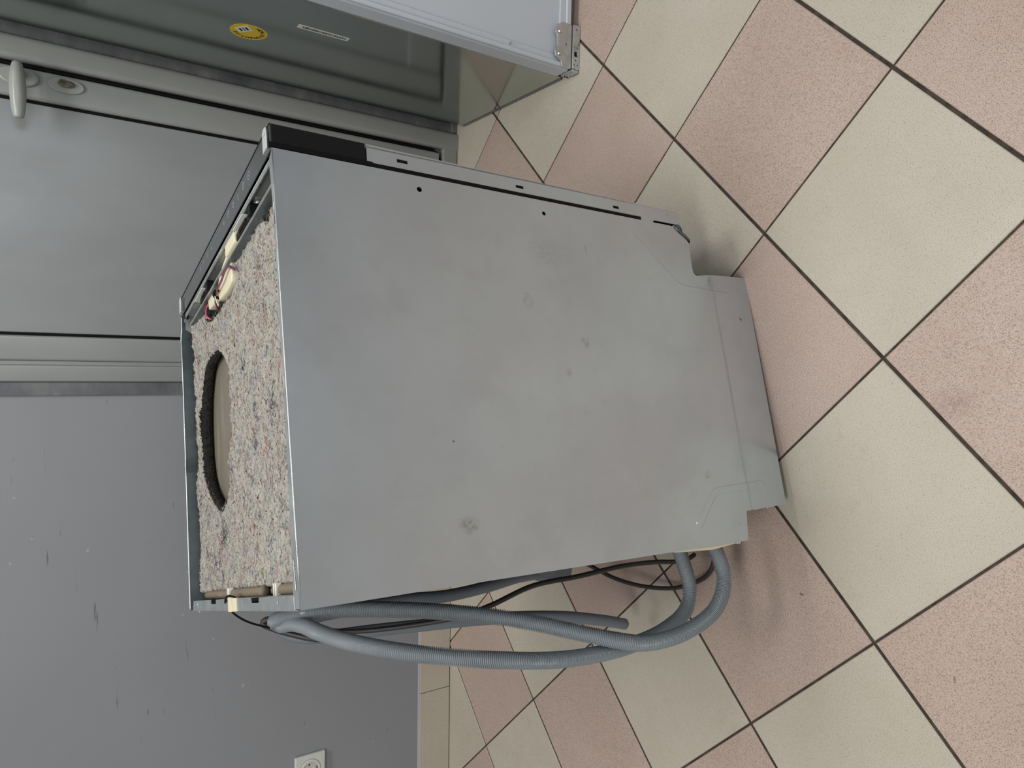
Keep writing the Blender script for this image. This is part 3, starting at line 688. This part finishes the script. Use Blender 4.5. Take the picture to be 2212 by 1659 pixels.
# skirts down to the tub
be = [e for e in bm.edges if e.is_boundary]
r = bmesh.ops.extrude_edge_only(bm, edges=be)
nv = [g for g in r['geom'] if isinstance(g, bmesh.types.BMVert)]
for v in nv: v.co.z = .7772 + random.uniform(0, .001)
side_faces = [g for g in r['geom'] if isinstance(g, bmesh.types.BMFace)]
me = bpy.data.meshes.new('felt_mat'); 
for f in side_faces:
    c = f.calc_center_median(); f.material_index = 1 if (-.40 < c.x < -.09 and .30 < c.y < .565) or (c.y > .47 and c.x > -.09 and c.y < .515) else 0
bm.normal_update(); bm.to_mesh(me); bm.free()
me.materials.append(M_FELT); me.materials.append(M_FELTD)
felt = link('felt_mat', me, None, dw, True); felt['label'] = 'mottled grey recycled felt insulation with a torn hole'
# rolled dark rim on the far side of the hole
rim = [(x, y) for x, y in HOLE if y > .43]
rim = [(-.1165, .415)] + [(-.1121, .461), (-.121, .509), (-.1533, .5387), (-.1903, .5523), (-.23, .556), (-.2715, .5535), (-.3066, .540), (-.3342, .512), (-.3587, .4684), (-.3725, .432)]
bm = bmesh.new(); pts = spline([(x, y - .004, .786) for x, y in rim], .003)
n_ = len(pts); sweep(bm, pts, lambda i: .0085 * (.45 + .55 * math.sin(math.pi * min(1, (i + 3) / (n_ + 5))) ** .5) + .0016 * noise.noise(Vector((i * .7, 0, 0))), 10)
for v in bm.verts: v.co += Vector((noise.noise(v.co * 300), noise.noise(v.co * 300 + Vector((9, 0, 0))), noise.noise(v.co * 280 + Vector((0, 9, 0))))) * .0016
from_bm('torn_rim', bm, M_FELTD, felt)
# a plate edge showing inside the hole
plate_xy('tub_disc', rounded([(-.300, .345), (-.313, .395), (-.335, .408), (-.365, .40), (-.38, .37), (-.36, .34)], .012), [], .7766, .0015, M_GALVD, dw, .0004)
tube('disc_gasket', [(-.292, .36, .778), (-.300, .39, .779), (-.318, .412, .779), (-.345, .415, .779), (-.366, .404, .778)], .0022, M_BLACK, dw, .004, 8)
# loose fibres
bm = bmesh.new(); lay = bm.loops.layers.color.new('tint')
PAL = [((214, 209, 200), 30), ((190, 185, 178), 24), ((234, 230, 220), 20), ((150, 146, 145), 9), ((96, 92, 94), 4), ((216, 184, 180), 7), ((180, 198, 186), 6), ((108, 122, 160), 3), ((186, 116, 110), 2), ((206, 192, 150), 2)]
tot = sum(w for _, w in PAL)
rf = random.Random(21); made = 0
clumps = [(rf.uniform(-.48, -.06), rf.uniform(.02, .57), rf.choice([(92, 108, 152), (210, 160, 158), (160, 180, 166), (84, 96, 140), (212, 206, 190)])) for _ in range(34)]
while made < 8000:
    x = rf.uniform(-.488, -.02); y = rf.uniform(.012, .576)
    col = None
    if rf.random() < .14:
        cx, cy, col = rf.choice(clumps); x = cx + rf.gauss(0, .009); y = cy + rf.gauss(0, .006)
    if not inside(x, y): continue
    if col is None:
        t = rf.uniform(0, tot)
        for c, w in PAL:
            t -= w
            if t <= 0: col = c; break
    L = rf.uniform(.005, .014) if rf.random() < .93 else rf.uniform(.016, .03)
    ang = rf.gauss(0, .6); cv = rf.gauss(0, 15)
    pts = []; px_, py_ = x, y; hgt = rf.uniform(.0003, .0022)
    for k in range(5):
        t = k / 4; pts.append(Vector((px_, py_, (felt_z(px_, py_) - .0006 + hgt * math.sin(math.pi * min(1, t * 1.25))))))
        px_ += math.cos(ang) * L / 4; py_ += math.sin(ang) * L / 4; ang += cv * L / 4
    sweep(bm, pts, rf.choice((.0001, .00015, .00022)), 3, False, srgb(*col), lay); made += 1
fb = from_bm('loose_fibres', bm, M_FIBRE, felt); fb['kind'] = 'stuff'

# ------------------------------------------------------------------ hoses and cords at the back (world points)
drain = [(-0.264, 0.7862, 0.1175), (-0.2783, 0.7749, 0.1192), (-0.2979, 0.7655, 0.1151), (-0.3354, 0.7558, 0.1112), (-0.3738, 0.7483, 0.1371), (-0.4025, 0.7547, 0.2006), (-0.4091, 0.7685, 0.274), (-0.4011, 0.7876, 0.3193), (-0.3895, 0.8221, 0.3694), (-0.3785, 0.8528, 0.4137), (-0.3703, 0.8837, 0.4586), (-0.366, 0.9441, 0.5289), (-0.3671, 1.0056, 0.6011), (-0.3719, 1.0453, 0.6415), (-0.3787, 1.0773, 0.6708), (-0.3875, 1.1048, 0.6936), (-0.3971, 1.1277, 0.7096), (-0.4059, 1.1433, 0.7151), (-0.4109, 1.1382, 0.7079), (-0.4013, 1.1077, 0.6984), (-0.3975, 1.0778, 0.69), (-0.396, 1.0354, 0.681), (-0.3977, 1.0005, 0.6656), (-0.397, 0.9655, 0.6499), (-0.3972, 0.9216, 0.6211), (-0.3985, 0.8887, 0.5908), (-0.4029, 0.8576, 0.5456), (-0.4094, 0.8327, 0.4918), (-0.4205, 0.8147, 0.4128), (-0.4282, 0.8116, 0.3378), (-0.4289, 0.8103, 0.265), (-0.4173, 0.8074, 0.1895), (-0.3938, 0.8066, 0.1433), (-0.3616, 0.8104, 0.1299), (-0.3193, 0.821, 0.1349), (-0.2962, 0.8259, 0.1413), (-0.2769, 0.8299, 0.1464)]
bm = bmesh.new(); pts = spline([W(p) for p in drain], .00066)
PRO = (.0122, .0122, .0097, .0097)
sweep(bm, pts, lambda i: PRO[i % 4], 14); from_bm('drain_hose', bm, M_HOSE, dw, True)['label'] = 'grey corrugated drain hose'
inlet = [(-0.3911, 1.098, 0.1881), (-0.3884, 1.0893, 0.2284), (-0.3853, 1.0815, 0.2877), (-0.3889, 1.073, 0.3639), (-0.3905, 1.0709, 0.4495), (-0.3881, 1.0839, 0.5215), (-0.3981, 1.1136, 0.5828), (-0.4162, 1.1618, 0.6363), (-0.4364, 1.2075, 0.6684), (-0.446, 1.2162, 0.6814), (-0.4553, 1.2093, 0.6716), (-0.4566, 1.1816, 0.649), (-0.4529, 1.1575, 0.6136), (-0.4406, 1.1132, 0.5662), (-0.4347, 1.0787, 0.4979), (-0.4319, 1.0381, 0.3853), (-0.4435, 1.0097, 0.2557), (-0.4699, 1.0073, 0.1471), (-0.4939, 1.019, 0.0765)]
tube('inlet_hose', [W(p) for p in inlet], .0105, M_HOSE2, dw, .006, 14)['label'] = 'smooth grey inlet hose'
bm = bmesh.new(); pts = spline([W(p) for p in ((-.3930, 1.104, .160), (-.3911, 1.098, .1881), (-.3870, 1.0865, .245))], .004)
sweep(bm, pts, lambda i: (.019 if i < len(pts) * .55 else .019 - .0075 * (i - len(pts) * .55) / (len(pts) * .45)), 8); from_bm('hose_connector', bm, M_HOSE2, dw)
cord = [(-0.3339, 0.8852, 0.0345), (-0.3373, 0.883, 0.0491), (-0.3391, 0.8832, 0.0849), (-0.3377, 0.8948, 0.1195), (-0.3395, 0.9124, 0.1806), (-0.3505, 0.9344, 0.2663), (-0.356, 0.9463, 0.3547), (-0.3789, 0.9591, 0.4273), (-0.3924, 0.9752, 0.4691), (-0.4133, 1.0336, 0.5374), (-0.4271, 1.093, 0.6069), (-0.4321, 1.1419, 0.6432), (-0.4287, 1.1778, 0.6777)]
tube('power_cord', [W(p) for p in cord], .0042, M_CORD, dw, .006, 10)['label'] = 'dark grey power cord'
cord2 = [(-.36, 1.22, .10), (-.3929, 1.1763, .0901), (-.4057, 1.1282, .0734), (-.4232, 1.0756, .0503), (-.4242, 1.0024, .0321), (-.4098, .9357, .0137), (-.3648, .8701, .0080), (-.30, .86, .006)]
tube('power_cord', [W(p) for p in cord2], .0042, M_CORD, dw, .006, 10)
thin = [(-0.3072, 0.9833, 0.8141), (-0.3064, 0.993, 0.8195), (-0.3227, 1.0217, 0.8176), (-0.3556, 1.0666, 0.796), (-0.39, 1.1146, 0.761), (-0.4206, 1.1548, 0.7147)]
tube('sensor_cable', [W(p) for p in thin], .0015, M_BLACK, dw, .005, 8)
hook = [(-0.4076, 1.1559, 0.6982), (-0.4085, 1.1664, 0.7224), (-0.4145, 1.1696, 0.7273), (-0.4206, 1.1548, 0.7147), (-0.4254, 1.1279, 0.6933), (-0.4284, 1.0973, 0.6664), (-0.4281, 1.0808, 0.6424)]
tube('hose_hook', [W(p) for p in hook], .005, M_CORD, dw, .004, 10)
